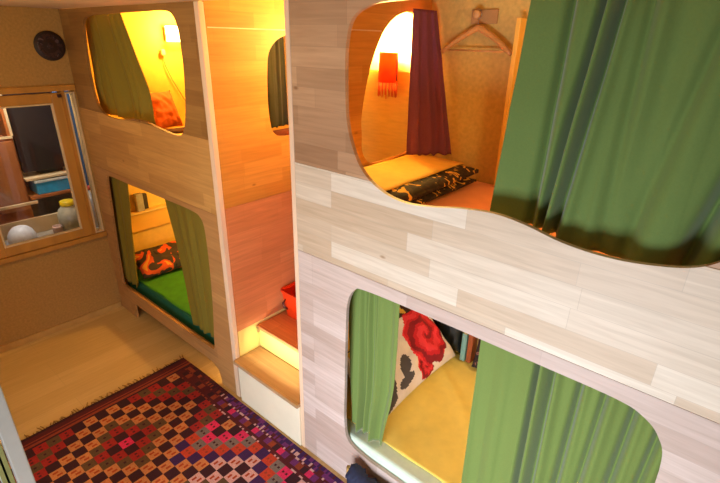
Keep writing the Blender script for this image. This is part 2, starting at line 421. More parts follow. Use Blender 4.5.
# ------------------------------------------------------------------ stairs between the bunks
st = thing('staircase', ((Lx1 + Rx0) / 2, .3, 0), 'narrow wooden steps in the gap between the two bunk beds', 'stairs')
SX0, SX1 = Lx1 + .004, Rx0 - .002
link('riser', box((SX0 + .03, -.012, .0), (SX1, .008, .325), .002), M['cream'], st, st.location)
link('tread', box((SX0, -.03, .325), (SX1, .21, .352), .004), M['tread'], st, st.location)
link('riser', box((SX0, .212, .352), (SX1, .23, .512), .002), M['cream_glow'], st, st.location)
link('tread', box((SX0, .195, .513), (SX1, .80, .540), .004), M['tread_hi'], st, st.location)
link('riser', box((SX0, .80, .54), (SX1, .82, 1.0), .002), M['tread_hi'], st, st.location)
link('landing', box((SX0, .80, 1.43), (SX1, YB - .003, 1.455), .003), M['tread'], st, st.location)
link('bracket', boxes([((SX0, .195, .480), (SX0 + .012, .215, .512), .002), ((SX0, .187, .515), (SX0 + .02, .195, .535), .002)]), mat('steel bracket', (176, 160, 130), .35, metal=.8), st, st.location)

# red tub on the second step
t = thing('storage_tub', (-2.10, .55, .541), 'bright orange-red plastic tub on the upper step', 'tub')
def tub():
    bm = bmesh.new()
    lo = [(-.20, -.10), (.20, -.10), (.20, .13), (-.20, .13)]
    def rr(s, z, ins=0):
        pts = []
        for (cx, cy, a0) in ((-1, -1, 180), (1, -1, 270), (1, 1, 0), (-1, 1, 90)):
            for k in range(5):
                a = R(a0 + 90 * k / 4)
                pts.append(bm.verts.new((-2.10 + cx * (.27 * s - .03 - ins) + .03 * math.cos(a), .55 + cy * (.14 * s - .03 - ins) + .03 * math.sin(a), z)))
        return pts
    rings = [rr(.86, .541), rr(.98, .735), rr(1.01, .735), rr(1.01, .75), rr(.98, .75), rr(.95, .735), rr(.82, .55)]
    for a, b in zip(rings, rings[1:]):
        n = len(a)
        for k in range(n): bm.faces.new((a[k], a[(k + 1) % n], b[(k + 1) % n], b[k]))
    bm.faces.new(rings[0][::-1]); bm.faces.new(rings[-1])
    return to_mesh(bm)
link('tub_body', tub(), mat('orange-red plastic', (238, 62, 14), .35, .04), t, t.location)
link('handle', tube([(-2.30, .435, .60), (-2.315, .405, .62), (-2.32, .40, .66), (-2.31, .425, .69)], .009), mat('dark plastic', (90, 30, 16), .4), t, t.location, True)
o = link('folded_towel', place(pillow_mesh(.40, .18, .12, 18, seed=3), (0, 0, 0), (-2.10, .56, .64)), mat('salmon towel', (226, 92, 72), .9, .1, 60, .3), None, (-2.10, .56, .58), True)
tag(o, 'salmon pink towel lying in the orange-red tub', 'towel')

# ------------------------------------------------------------------ lamps
LAMP = mat('glowing bulb', (255, 230, 170), .5, 0, emit=(255, 226, 150), estr=14)
# box shade lamp in the upper left bunk, on its end wall
xw = XF + .012
t = thing('wall_lamp', (xw, .91, 2.40), 'small glowing white box-shaded wall lamp inside the upper far bunk', 'lamp')
link('lamp_shade', boxes([((xw, .83, 2.40), (xw + .09, .99, 2.53), .008)]), mat('opal glass shade', (255, 240, 200), .4, 0, emit=(255, 222, 140), estr=9), t, t.location)
link('backplate', box((xw, .815, 2.41), (xw + .02, .829, 2.52), .003), mat('brass backplate', (190, 140, 60), .4, metal=.5), t, t.location)
cordm = mat('brown cable', (150, 96, 30), .6)
t = thing('light_switch', (xw, .775, 2.30), 'small switch and cord below the lamp in the upper far bunk', 'switch')
link('switch_body', box((xw, .757, 2.285), (xw + .03, .795, 2.335), .006), mat('ivory switch', (250, 226, 160), .5), t, t.location)
link('cord', tube([(xw + .012, .776, 2.285), (xw + .014, .785, 2.2), (xw + .014, .83, 2.08), (xw + .014, .90, 1.95), (xw + .014, .95, 1.85)], .0035, 8), cordm, t, t.location, True)
# lantern in the gap, with a wooden wall board below it
struct('trim_3', box((SX0 + .002, YB - .03, 1.46), (SX1 - .002, YB, 2.262), .003), mat('orange-stained wall board', (206, 172, 66), .6, .08, 10, stretch=(1, 1, 6)))
struct('trim_4', box((SX0 + .002, YB - .008, 2.263), (SX1 - .002, YB, ZB - .003)), mat('cream wall paint', (250, 232, 170), .8, .03))
lx, ly = -1.93, YB - .10
t = thing('lantern', (lx, ly, 2.16), 'orange fabric lantern with fringed lower edge hanging on the wall between the bunks', 'lamp')
def shade():
    bm = bmesh.new(); rings = []
    for r, z in ((.066, 2.20), (.068, 2.22), (.066, 2.30), (.064, 2.38), (.061, 2.38), (.062, 2.30), (.063, 2.2)):
        rings.append([bm.verts.new((lx + r * math.cos(a), ly + .8 * r * math.sin(a), z)) for a in [2 * math.pi * k / 24 for k in range(24)]])
    for a, b in zip(rings, rings[1:] + rings[:1]):
        for k in range(24): bm.faces.new((a[k], a[(k + 1) % 24], b[(k + 1) % 24], b[k]))
    return to_mesh(bm)
def shade_mat():
    m, nt, b = new_mat('orange lantern fabric')
    N = nt.nodes; L = nt.links
    b.inputs['Base Color'].default_value = lin((255, 96, 24)); b.inputs['Roughness'].default_value = .8
    tl = N.new('ShaderNodeBsdfTranslucent'); tl.inputs[0].default_value = lin((255, 110, 20))
    mx = N.new('ShaderNodeMixShader'); mx.inputs[0].default_value = .5
    L.new(b.outputs[0], mx.inputs[1]); L.new(tl.outputs[0], mx.inputs[2]); L.new(mx.outputs[0], N['Material Output'].inputs[0])
    return m
t_shade = link('lamp_shade', shade(), shade_mat(), t, t.location, True)
bm = bmesh.new()
for k in range(16):
    a = 2 * math.pi * k / 16
    p = Vector((lx + .064 * math.cos(a), ly + .052 * math.sin(a), 2.2))
    tube_into(bm, [p, p + Vector((0, 0, -.05)), p + Vector((.003 * math.sin(k * 3), 0, -.085 - .02 * random.random()))], [.0045, .005, .003], 6)
link('fringe', to_mesh(bm), mat('rust fringe', (196, 84, 22), .9), t_shade, t.location, True)
for s in (-1, 1):
    link('hanger_rod', tube([(lx + s * .07, ly, 2.21), (lx + s * .07, ly, 2.40)], .005, 8), mat('dark rod', (110, 50, 16), .5), t, t.location, True)
link('bulb', lathe([(.008, 0), (.014, .01), (.03, .04), (.033, .065), (.022, .09), (.005, .097)], (lx, ly, 2.275), 18), LAMP, t, t.location, True)
link('lamp_holder', tube([(lx, ly, 2.25), (lx, ly, 2.275)], .012, 10), mat('brass holder', (180, 130, 50), .4, metal=.6), t, t.location, True)
link('wall_arm', tube([(lx, ly, 2.262), (lx, YB - .03, 2.24)], .006, 8), mat('brass arm', (180, 130, 50), .4, metal=.6), t, t.location, True)

# ------------------------------------------------------------------ upper right bunk: bedding, curtain, hanger
o = link('mattress', box((Rx0 + .03, TH + .012, 1.456), (Rx1 - .03, YB - .012, 1.655), .025, 3), M['coral'], None, (-.73, .58, 1.456), False)
tag(o, 'orange covered mattress in the upper bunk nearest the viewer', 'mattress')
def slab(lo, hi, bev, amp, seed, cuts=10):
    bm = bmesh.new(); box_into(bm, lo, hi)
    bmesh.ops.subdivide_edges(bm, edges=bm.edges, cuts=cuts, use_grid_fill=True)
    c = (Vector(lo) + Vector(hi)) / 2; hz = (hi[2] - lo[2]) / 2
    for v in bm.verts:
        d = min(v.co.x - lo[0], hi[0] - v.co.x, v.co.y - lo[1], hi[1] - v.co.y)
        if d < bev:
            k = math.sqrt(max(0, 1 - ((bev - d) / bev) ** 2)); v.co.z = c.z + (v.co.z - c.z) * (.25 + .75 * k)
        if v.co.z > c.z: v.co.z += amp * noise.noise(v.co * 7 + Vector((seed, 0, 0)))
        v.co.x += amp * .8 * noise.noise(v.co * 6 + Vector((0, seed, 0))); v.co.y += amp * .8 * noise.noise(v.co * 6 + Vector((0, 0, seed)))
    return to_mesh(bm)
t = thing('folded_duvet', (-1.43, .62, 1.66), 'folded dark patterned duvet with yellow lining stacked on the orange mattress', 'duvet')
dm = pattern_mat('dark olive leaf print', [(236, 176, 60), (60, 42, 20), (44, 30, 12), (60, 42, 20), (236, 176, 60)], 13, .9, 2)
link('fold', slab((-1.66, .24, 1.662), (-1.21, 1.02, 1.712), .035, .006, 1), dm, t, t.location, True)
link('fold', slab((-1.665, .22, 1.714), (-1.20, 1.02, 1.772), .045, .010, 4, 14), dm, t, t.location, True)
link('lining', slab((-1.67, .2, 1.772), (-1.30, 1.02, 1.785), .02, .008, 8, 12), mat('yellow duvet lining', (246, 192, 76), .85, .06, 16, .3), t, t.location, True)
curtain('curtain', 'dark aubergine curtain inside the upper near bunk behind the folded duvet', M['purple'], (-1.64, .88, 2.615), (-1.64, 1.12, 2.615), (-1.63, .89, 1.793), (-1.44, 1.105, 1.793), 3.2, .018, 5, group='bunk curtains')
# hanger on its peg
hy = YB - .045
t = thing('coat_peg', (-1.36, YB, 2.60), 'wooden peg on the back wall holding the hanger', 'peg')
link('peg_board', box((-1.42, YB - .014, 2.545), (-1.26, YB - .001, 2.618), .003), mat('brown peg board', (180, 136, 80), .6, .1, 10), t, t.location)
link('peg', lathe([(.012, 0), (.012, -.03), (.022, -.036), (.024, -.048), (.016, -.056)], (-1.365, YB - .014, 2.592), 16, 'y'), mat('peg wood', (214, 160, 96), .5), t, t.location, True)
t = thing('coat_hanger', (-1.355, hy, 2.40), 'empty wooden coat hanger hanging in the upper near bunk', 'hanger')
hw = mat('hanger wood', (206, 148, 82), .4, .12, 20)
bm = bmesh.new()
pts = []
for k in range(-10, 11):
    u = k / 10
    pts.append((-1.35 + .217 * u, hy + .0 - .012 * u * u, 2.525 - .125 * abs(u) ** 1.15 - .008 * abs(u) ** 4))
tube_into(bm, pts, [.012 + .006 * (1 - abs(k / 10)) for k in range(-10, 11)], 10)
for v in bm.verts: v.co.z = v.co.z
link('shoulder', to_mesh(bm), hw, t, t.location, True)
link('trouser_bar', tube([(-1.53, hy - .008, 2.405), (-1.17, hy - .008, 2.405)], .005, 8), hw, t, t.location, True)
hk = [(-1.355, hy, 2.53), (-1.355, hy, 2.565)] + [(-1.365 + .027 * math.cos(a), hy, 2.592 + .027 * math.sin(a)) for a in [R(-60 + 24 * k) for k in range(11)]]
link('hook', tube(hk, .0025, 8), mat('steel hook', (170, 160, 150), .3, metal=.9), t, t.location, True)
# big green curtain
curtain('curtain', 'large green curtain drawn across the upper near bunk opening', M['green_hi'], (-.655, .10, 2.612), (.20, .10, 2.612), (-.70, .10, 1.85), (.20, .10, 1.80), 4.3, .020, 11, group='bunk curtains', sag=-.02, nu=300, warp=.06, pleats=[(.145, .17, .016, .02, .035), (.255, .215, .012, .016, .075), (.31, .27, .014, .018, .06), (.40, .44, .02, .03, .025), (.62, .52, .02, .03, .02), (.84, .70, .02, .03, .07), (.93, .84, .02, .025, .05)])

# ------------------------------------------------------------------ lower right bunk
o = link('mattress', box((Rx0 + .03, TH + .006, .206), (Rx1 - .03, YB - .012, .338), .02, 3), M['mint'], None, (-.73, .58, .206))
tag(o, 'pale mint covered mattress in the lower bunk nearest the viewer', 'mattress')
def sheet(x0, x1, y0, y1, z, amp, seed, n=46, drop=.0):
    bm = bmesh.new(); gr = []
    for i in range(n + 1):
        row = []
        for j in range(n + 1):
            x = x0 + (x1 - x0) * i / n; y = y0 + (y1 - y0) * j / n
            w = abs(noise.noise(Vector((x * 2.3 + y * 3.2, y * 1.1, seed)))); w2 = noise.noise(Vector((x * 9, y * 5, seed + 3)))
            yy = y + (.015 * noise.noise(Vector((x * 4, seed, 0))) if j == 0 else 0)
            row.append(bm.verts.new((x, yy, z + amp * (1 - min(1, w * 3.2)) + amp * .25 * w2 + .002)))
        gr.append(row)
    for i in range(n):
        for j in range(n): bm.faces.new((gr[i][j], gr[i + 1][j], gr[i + 1][j + 1], gr[i][j + 1]))
    ext = bmesh.ops.extrude_face_region(bm, geom=bm.faces[:])
    for v in [e for e in ext['geom'] if isinstance(e, bmesh.types.BMVert)]: v.co.z = z + .0005
    return to_mesh(bm)
o = link('bed_sheet', sheet(-1.67, .2, .11, 1.12, .340, .011, 4, 70), M['yellow'], None, (-.73, .6, .338), True)
tag(o, 'rumpled yellow sheet on the lower near mattress', 'sheet')
curtain('curtain', 'narrow green curtain gathered at the left side of the lower near bunk', M['green'], (-1.41, .085, 1.40), (-1.065, .085, 1.40), (-1.36, .085, .375), (-1.135, .08, .345), 4.4, .022, 21, group='bunk curtains', nu=200, pleats=[(.25, .22, .025, .025, .03), (.42, .38, .025, .025, .035), (.60, .62, .02, .03, .03)], edge_r=[(0, 0), (.6, .03), (1, 0)])
curtain('curtain', 'wide green curtain at the right side of the lower near bunk', M['green'], (-.655, .095, 1.40), (.16, .095, 1.40), (-.64, .09, .36), (.16, .09, .36), 4.6, .016, 34, group='bunk curtains', nu=280, warp=.05, pleats=[(.30, .31, .012, .016, .07), (.37, .38, .014, .02, .05), (.50, .49, .014, .02, .045), (.61, .58, .016, .02, .04), (.73, .70, .016, .022, .045), (.84, .80, .016, .02, .04)])
# rose pillow
ROSE = [mat('white cotton print', (232, 220, 206), .85, .05, 20), mat('red rose print', (206, 22, 34), .85, .1, 20), mat('deep red rose print', (140, 8, 22), .85, .1, 20), mat('grey leaf print', (84, 78, 76), .85, .1, 20), mat('bright red rose print', (232, 52, 60), .85, .1, 20), mat('yellow underside print', (220, 170, 60), .85, .1, 20), mat('dark brown leaf print', (62, 38, 20), .85, .15, 20)]
def rose(u, v):
    # u: up the slope (1 = top), v: along the bed depth (1 = wall)
    def blob(cu, cv, r, k=6, a=.18):
        du, dv = u - cu, (v - cv) * 1.45
        th = math.atan2(dv, du); d = math.hypot(du, dv)
        return d / (r * (1 + a * math.sin(k * th + 2 * cu)))
    b1 = blob(-.22, .46, .64, 9, .06); b2 = blob(-.74, .16, .26, 7, .1); b3 = blob(.02, -.36, .15, 4)
    for b, cu, cv in ((b1, -.22, .46), (b2, -.74, .16), (b3, .02, -.36)):
        if b < 1:
            th = math.atan2((v - cv) * 1.45, u - cu)
            s = math.sin(9 * b + 1.0 * th + 2 * noise.noise(Vector((u * 4, v * 4, 1))))
            return 2 if s < -.5 else (4 if s > .55 else 1)
    for (cu, cv, a, l, w) in ((-.45, -.22, .4, .2, .1), (-.72, -.32, 1.3, .17, .09), (-.62, -.62, .2, .2, .1), (-.86, -.72, 1.2, .16, .09), (.1, -.75, 1.2, .2, .08), (.8, -.3, .3, .3, .1), (-.8, -.85, 2.6, .2, .09)):
        du, dv = u - cu, v - cv
        p, q = du * math.cos(a) + dv * math.sin(a), -du * math.sin(a) + dv * math.cos(a)
        if (p / l) ** 2 + (q / w) ** 2 < 1: return 3
    if u > .38: return 6 if noise.noise(Vector((u * 5, v * 7, 4))) > -.12 else 5
    if v < -.55 and noise.noise(Vector((u * 3, v * 3, 9))) > .15: return 5
    return 0
pm = pillow_mesh(.66, .90, .22, 90, 3.4, .02, 1.0, rose)
# local +x is up the slope; slope rises towards -x
from mathutils import Euler
rot = Matrix(((-math.cos(R(44)), 0, math.sin(R(44))), (0, 1, 0), (math.sin(R(44)), 0, math.cos(R(44)))))
rotm = Matrix((( -math.cos(R(44)), 0, math.sin(R(44)), 0), (0, -1, 0, 0), (math.sin(R(44)), 0, math.cos(R(44)), 0), (0, 0, 0, 1)))
for v in pm.vertices: v.co.y = -v.co.y
pm.transform(Matrix.Translation((-1.44, .575, .63)) @ rotm)
o = link('pillow', pm, ROSE, None, (-1.44, .56, .40), True)
tag(o, 'large floral pillow with red roses and grey leaves in the lower near bunk', 'pillow')
# things at the back wall
t = thing('duffel_bag', (-1.33, 1.075, .36), 'black bag behind the rose pillow at the back of the lower near bunk', 'bag')
link('bag_body', place(pillow_mesh(.26, .30, .10, 18, 4, .012, 2), (R(90), 0, 0), (-1.33, 1.092, .53)), mat('black nylon', (26, 30, 26), .6, .2, 40, .2), t, t.location, True)
link('handle', tube([(-1.40, 1.092, .65), (-1.38, 1.092, .73), (-1.30, 1.092, .73), (-1.27, 1.092, .65)], .01, 8), mat('black strap', (20, 20, 20), .7), t, t.location, True)
def book(name, x0, x1, y0, y1, z0, z1, c, label):
    t = thing(name, ((x0 + x1) / 2, (y0 + y1) / 2, z0), label, 'book')
    link('cover', boxes([((x0, y0, z0), (x0 + .003, y1, z1), .0008), ((x1 - .003, y0, z0), (x1, y1, z1), .0008), ((x0 + .003, y0, z0), (x1 - .003, y0 + .003, z1), .0005)]), mat('book cover ' + name, c, .5), t, t.location)
    link('pages', box((x0 + .0035, y0 + .004, z0 + .004), (x1 - .0035, y1 - .004, z1 - .004)), mat('book pages', (226, 214, 186), .8), t, t.location)
book('book', -1.185, -1.15, 1.055, 1.135, .358, .58, (120, 158, 140), 'pale teal book standing beside the black bag')
book('book', -1.14, -1.105, 1.06, 1.135, .358, .60, (150, 70, 26), 'rust brown book standing beside the pale teal book')
pm = place(pillow_mesh(.26, .26, .10, 20, 3, .01, 6), (R(78), 0, 0), (-.95, 1.06, .49))
o = link('cushion', pm, pattern_mat('dark floral print', [(60, 34, 26), (36, 26, 24), (150, 96, 80), (70, 44, 34)], 16, .9, 5), None, (-.95, 1.06, .36), True)
tag(o, 'small dark patterned cushion at the back of the lower near bunk', 'cushion')

# ------------------------------------------------------------------ left bunk contents
o = link('mattress', box((Lx0 + .02, TH + .012, 1.456), (Lx1 - .03, YB - .012, 1.645), .025, 3), M['ochresheet'], None, (-3.35, .58, 1.456))
tag(o, 'pale yellow covered mattress in the upper far bunk', 'mattress')
pm = place(pillow_mesh(.34, .27, .12, 22, 3, .012, 8), (0, R(66), R(6)), (-4.17, .655, 1.83))
o = link('pillow', pm, mat('rust orange cotton', (190, 92, 24), .85, .15, 20), None, (-4.17, .70, 1.65), True)
tag(o, 'rust orange pillow leaning on the end wall of the upper far bunk', 'pillow')
o = link('blanket', slab((-4.085, .52, 1.647), (-3.95, .84, 1.675), .015, .004, 3, 6), mat('dark brown blanket', (70, 34, 16), .9), None, (-4.1, .7, 1.647), True)
tag(o, 'dark brown folded blanket under the rust orange pillow', 'blanket')
curtain('curtain', 'olive curtain drawn to the window side of the upper far bunk opening', M['olive'], (-4.05, .085, 2.60), (-3.46, .085, 2.60), (-4.03, .085, 1.865), (-3.20, .085, 1.88), 4.6, .026, 41, group='bunk curtains', edge_r=[(0, 0), (.35, .03), (.7, .06), (1, 0)])
o = link('mattress', box((Lx0 + .02, .085, .206), (Lx1 - .04, YB - .012, .335), .012, 3), M['teal'], None, (-3.35, .58, .206))
tag(o, 'dark teal mattress in the lower far bunk', 'mattress')
o = link('bed_sheet', sheet(Lx0 + .03, Lx1 - .05, .10, 1.12, .336, .006, 9, 40), M['grass'], None, (-3.35, .6, .335), True)
tag(o, 'bright green sheet on the lower far mattress', 'sheet')
pm = place(pillow_mesh(.36, .56, .15, 24, 3, .014, 4), (0, R(22), R(-4)), (-4.08, .40, .455))
o = link('pillow', pm, pattern_mat('black and orange print', [(40, 30, 14), (70, 56, 30), (232, 92, 20), (242, 168, 40)], 5.5, .85, 1.5), None, (-4.08, .40, .36), True)
tag(o, 'black, orange and yellow patterned pillow in the lower far bunk', 'pillow')
t = thing('wall_shelf', (XF + .012, .55, .72), 'yellow wooden board along the end wall of the lower far bunk', 'shelf')
link('shelf_board', box((XF + .013, .10, .72), (XF + .045, 1.1, .90), .006), mat('yellow pine board', (240, 182, 72), .5, .1, 8, stretch=(1, .2, 1)), t, t.location)
link('ledge', box((XF + .013, .10, .90), (XF + .08, 1.1, .918), .004), mat('pale pine ledge', (246, 206, 110), .5, .1, 8, stretch=(1, .2, 1)), t, t.location)
t = thing('small_box', (XF + .03, .33, .92), 'small grey box standing on the board in the lower far bunk', 'box')
link('box_body', box((XF + .016, .29, .919), (XF + .07, .36, 1.09), .008), mat('light grey plastic', (176, 168, 140), .5), t, t.location)
link('side_panel', box((XF + .02, .361, .93), (XF + .066, .40, 1.08), .006), mat('dark plastic', (66, 52, 30), .5), t, t.location)
curtain('curtain', 'narrow olive curtain on the window side of the lower far bunk', M['olive'], (-4.2, .06, 1.41), (-3.77, .06, 1.41), (-4.22, .055, .312), (-3.96, .055, .312), 3.1, .018, 51, group='bunk curtains')
curtain('curtain', 'olive curtain on the stair side of the lower far bunk', M['olive'], (-3.20, .06, 1.41), (-2.55, .06, 1.41), (-3.02, .055, .33), (-2.62, .055, .33), 4.1, .018, 63, group='bunk curtains', edge_l=[(0, 0), (.5, .03), (1, 0)])
# curtain of the access hole
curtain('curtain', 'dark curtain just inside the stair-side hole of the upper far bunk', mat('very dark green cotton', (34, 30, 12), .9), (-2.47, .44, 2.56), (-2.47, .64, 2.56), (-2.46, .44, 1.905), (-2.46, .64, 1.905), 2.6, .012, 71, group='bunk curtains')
o = link('blanket', slab((-2.62, .40, 1.646), (-2.44, 1.0, 1.86), .05, .01, 6, 8), mat('dark red blanket', (92, 26, 14), .9, .2, 30), None, (-2.53, .7, 1.646), True)
tag(o, 'dark red folded blanket behind the stair-side hole of the upper far bunk', 'blanket')

# ------------------------------------------------------------------ rug
PX, PY, OX, OY = .0727, .0757, -2.942, -.675
RX0, RX1, RY0, RY1 = -3.105, -.62, -1.47, -.032
RC = {'dark': (56, 14, 26), 'tan': (196, 126, 72), 'red': (156, 30, 26), 'olive': (92, 66, 40), 'purple': (58, 22, 80), 'orange': (188, 60, 30), 'grey': (118, 106, 100), 'pink': (216, 40, 92), 'mark': (166, 62, 22), 'maroon': (84, 18, 24), 'rust': (140, 56, 30), 'pale': (206, 160, 156), 'violet': (108, 40, 104)}
RK = list(RC)
RM = [mat('rug wool ' + k, RC[k], .95, .22, 160, .4) for k in RK]
def cell(i, j):
    a, b = i - j, i + j
    best = None
    for k in range(-3, 8):
        ca, cb = 6 + 10 * k, 4 + 10 * k
        D = max(abs(a - ca), abs(b - cb))
        if best is None or D < best: best = D; kk = k
    near = i > 8  # near end: cool daylight partly put into the cell colours
    if best <= 6:
        return {6: 'tan', 5: 'dark', 4: 'tan', 3: 'olive', 2: 'red', 1: 'dark', 0: 'pink'}[best]
    E = best - 6
    return ['tan', 'purple' if near else 'dark', 'orange' if near else 'red', 'grey' if near else 'olive', 'pink' if near else 'red', 'dark', 'tan', 'dark', 'pink', 'dark'][min(E, 9)]
def build_rug():
    bm = bmesh.new(); cache = {}
    def V(x, y, z):
        k = (round(x, 4), round(y, 4), round(z, 4))
        if k not in cache:
            w = .0025 * noise.noise(Vector((x * 3, y * 3, 0)))
            e = .010 * noise.noise(Vector((x * 1.7, y * 1.7, 7)))
            cache[k] = bm.verts.new((x + e, y + (e if y > -.2 or y < -1.3 else 0), z + (w if z > .006 else 0)))
        return cache[k]
    Z = .010
    def quad(x0, y0, x1, y1, c):
        try:
            f = bm.faces.new((V(x0, y0, Z), V(x1, y0, Z), V(x1, y1, Z), V(x0, y1, Z))); f.material_index = RK.index(c)
        except ValueError: pass
    i1 = int((RX1 - .12 - OX) / PX)
    fx0 = OX - .5 * PX; fx1 = OX + (i1 + .5) * PX; fy0 = OY - 8.5 * PY; fy1 = OY + 6.5 * PY
    for i in range(0, i1 + 1):
        for j in range(-8, 7):
            c = cell(i, j); x0 = fx0 + i * PX; y0 = fy0 + (j + 8) * PY
            if c in ('tan', 'pink', 'orange', 'red', 'grey', 'olive'):
                n = 5
                mk = {'tan': 'mark', 'pink': 'maroon', 'orange': 'rust', 'red': 'maroon', 'grey': 'dark', 'olive': 'dark'}[c]
                pat = {(1, 1), (1, 2), (3, 3), (3, 2)} if c == 'tan' else ({(1, 2), (3, 2)} if c != 'olive' else {(2, 2)})
                for p in range(n):
                    for q in range(n):
                        quad(x0 + PX * p / n, y0 + PY * q / n, x0 + PX * (p + 1) / n, y0 + PY * (q + 1) / n, mk if (p, q) in pat else (('pale' if i > 12 else 'tan') if c == 'tan' else c))  # paler tan at the near end is daylight put into the colour
            else:
                for p in range(5):
                    for q in range(5):
                        quad(x0 + PX * p / 5, y0 + PY * q / 5, x0 + PX * (p + 1) / 5, y0 + PY * (q + 1) / 5, c)
    rnd = random.Random(5)
    # long borders: rows of small woven blocks
    def long_border(ya, yb, flip):
        rows = [(.0, .08, 'dash'), (.08, .2, 'maroon'), (.2, .5, 'blk'), (.5, .6, 'dash'), (.6, .8, 'blk2'), (.8, 1.0, 'edge')]
        n = 15 * 0 + (i1 + 1) * 5
        for t0, t1, kind in rows:
            y0 = ya + (yb - ya) * t0; y1 = ya + (yb - ya) * t1
            for k in range(n):
                x0 = fx0 + PX * k / 5; x1 = fx0 + PX * (k + 1) / 5
                far = x0 < -2.5  # the rest of the border carries the cool daylight in its colours
                if kind == 'dash': c = ('pale' if not far else 'rust') if rnd.random() < .3 else 'maroon'
                elif kind == 'blk': c = ['maroon', 'violet', 'rust', 'dark', 'pink', 'violet'][(k // 3 * 7 + 1) % 6] if not far else ['maroon', 'dark', 'rust', 'maroon'][(k // 3) % 4]
                elif kind == 'blk2': c = ['violet', 'maroon', 'purple', 'pale'][rnd.choice([0, 0, 1, 2, 2, 0, 1, 2, 3])] if not far else rnd.choice(['maroon', 'dark', 'rust'])
                elif kind == 'edge': c = rnd.choice(['purple', 'violet', 'maroon', 'purple']) if not far else rnd.choice(['maroon', 'dark'])
                else: c = kind
                quad(x0, min(y0, y1), x1, max(y0, y1), c)
    long_border(fy1, RY1, False); long_border(fy0, RY0, True)
    # ends
    for xa, xb in ((fx0, RX0), (fx1, RX1)):
        bands = [(0, .12, 'dark'), (.12, .3, 'rust'), (.3, .42, 'maroon'), (.42, .5, 'rust'), (.5, .8, 'maroon'), (.8, 1.0, 'dark')]
        ys = [fy0 + PY * k / 5 for k in range(15 * 5 + 1)]
        ys = [RY0 + (fy0 - RY0) * k / 6 for k in range(6)] + ys + [fy1 + (RY1 - fy1) * k / 6 for k in range(1, 7)]
        for t0, t1, c in bands:
            x0, x1 = sorted((xa + (xb - xa) * t0, xa + (xb - xa) * t1))
            for y0, y1 in zip(ys, ys[1:]): quad(x0, y0, x1, y1, c)
    ed = [e for e in bm.edges if len(e.link_faces) == 1]
    r = bmesh.ops.extrude_edge_only(bm, edges=ed)
    for v in [q for q in r['geom'] if isinstance(q, bmesh.types.BMVert)]: v.co.z = .001
    for f in [q for q in r['geom'] if isinstance(q, bmesh.types.BMFace)]: f.material_index = RK.index('maroon')
    return to_mesh(bm)
rug = link('rug', build_rug(), RM, None, ((RX0 + RX1) / 2, (RY0 + RY1) / 2, 0))
tag(rug, 'red and purple woven rug with a diamond lattice pattern on the floor before the bunks', 'rug')
bm = bmesh.new(); rnd = random.Random(9)
for k in range(85):
    y = RY0 + (RY1 - RY0) * (k + .5) / 85 + rnd.uniform(-.004, .004)
    l = rnd.uniform(.02, .06); d = rnd.uniform(-.025, .025)
    e = .010 * noise.noise(Vector((RX0 * 1.7, y * 1.7, 7)))
    p = Vector((RX0 + e + .004, y, .006))
    tube_into(bm, [p, p + Vector((-l * .5, d * .4, .001)), p + Vector((-l, d, -.002))], [.004, .0035, .002], 5)
f = link('fringe', to_mesh(bm), mat('dusty fringe yarn', (150, 112, 56), .95), rug, rug.location)
f['kind'] = 'stuff'

# ------------------------------------------------------------------ foreground, left
t = thing('bed_post', (-1.83, -1.345, 0), 'grey square post at the left edge in the foreground', 'post')
link('post', box((-1.86, -1.372, .013), (-1.80, -1.322, ZC - .003), .004), mat('grey painted timber', (150, 146, 136), .6, .06, 10), t, t.location)
link('side_rail', box((-2.3, -1.40, .60), (-1.861, -1.385, 1.0), .004), mat('pale mint painted board', (206, 226, 208), .6, .04), t, t.location)
link('stile', box((-1.875, -1.41, .013), (-1.861, -1.374, 1.2), .002), mat('olive painted edge', (120, 116, 60), .6), t, t.location)

# bag on the floor in front of the near bunk
t = thing('cloth_bag', (-1.10, -.075, 0), 'navy blue cloth bag with tan strap on the floor against the near bunk', 'bag')
nv = mat('navy cloth', (30, 34, 62), .8, .2, 60, .3)
link('bag_body', place(pillow_mesh(.30, .24, .11, 22, 4, .02, 3), (R(90), 0, 0), (-1.07, -.085, .14)), nv, t, t.location, True)
link('flap', place(pillow_mesh(.12, .10, .10, 14, 3, .015, 5), (R(90), R(20), 0), (-1.175, -.085, .225)), nv, t, t.location, True)
link('strap', tube([(-1.215, -.085, .14), (-1.235, -.085, .20), (-1.232, -.085, .25), (-1.205, -.085, .268), (-1.18, -.085, .26)], [.010, .012, .014, .014, .01], 8), mat('tan leather strap', (204, 170, 96), .6), t, t.location, True)

# ------------------------------------------------------------------ things in the next room, behind the window
sh = mat('pale shelf board', (214, 186, 140), .6, .1, 8)
brn = mat('brown cabinet wood', (164, 92, 40), .5, .15, 8, stretch=(1, 1, .2))
t = thing('work_counter', (-4.66, -.5, .70), 'pale wooden shelf counter right behind the window', 'counter')
link('counter_top', box((-4.95, -1.2, .76), (-4.43, .4, .79), .004), mat('grey counter', (160, 150, 132), .6), t, t.location)
link('front_rail', box((-4.74, -1.2, .79), (-4.71, .4, .93), .004), sh, t, t.location)
for yy in (-1.15, .3):
    link('leg', box((-4.9, yy, 0), (-4.86, yy + .05, .76)), brn, t, t.location)
t = thing('mug', (-4.50, -.30, .79), 'small pinkish cup behind the window beside the clear jar', 'cup')
link('cup_body', lathe([(.03, 0), (.038, .02), (.04, .07), (.036, .085), (.03, .08), (.03, .02)], (-4.53, -.31, .791), 18), mat('pinkish ceramic', (206, 170, 150), .4), t, t.location, True)
t = thing('bowl', (-4.56, -.575, .79), 'white domed bowl upside down behind the window', 'bowl')
link('dome', lathe([(.105, 0), (.108, .02), (.103, .06), (.085, .10), (.055, .13), (.02, .143), (.004, .145)], (-4.56, -.575, .80), 26), mat('white enamel', (226, 230, 236), .35), t, t.location, True)
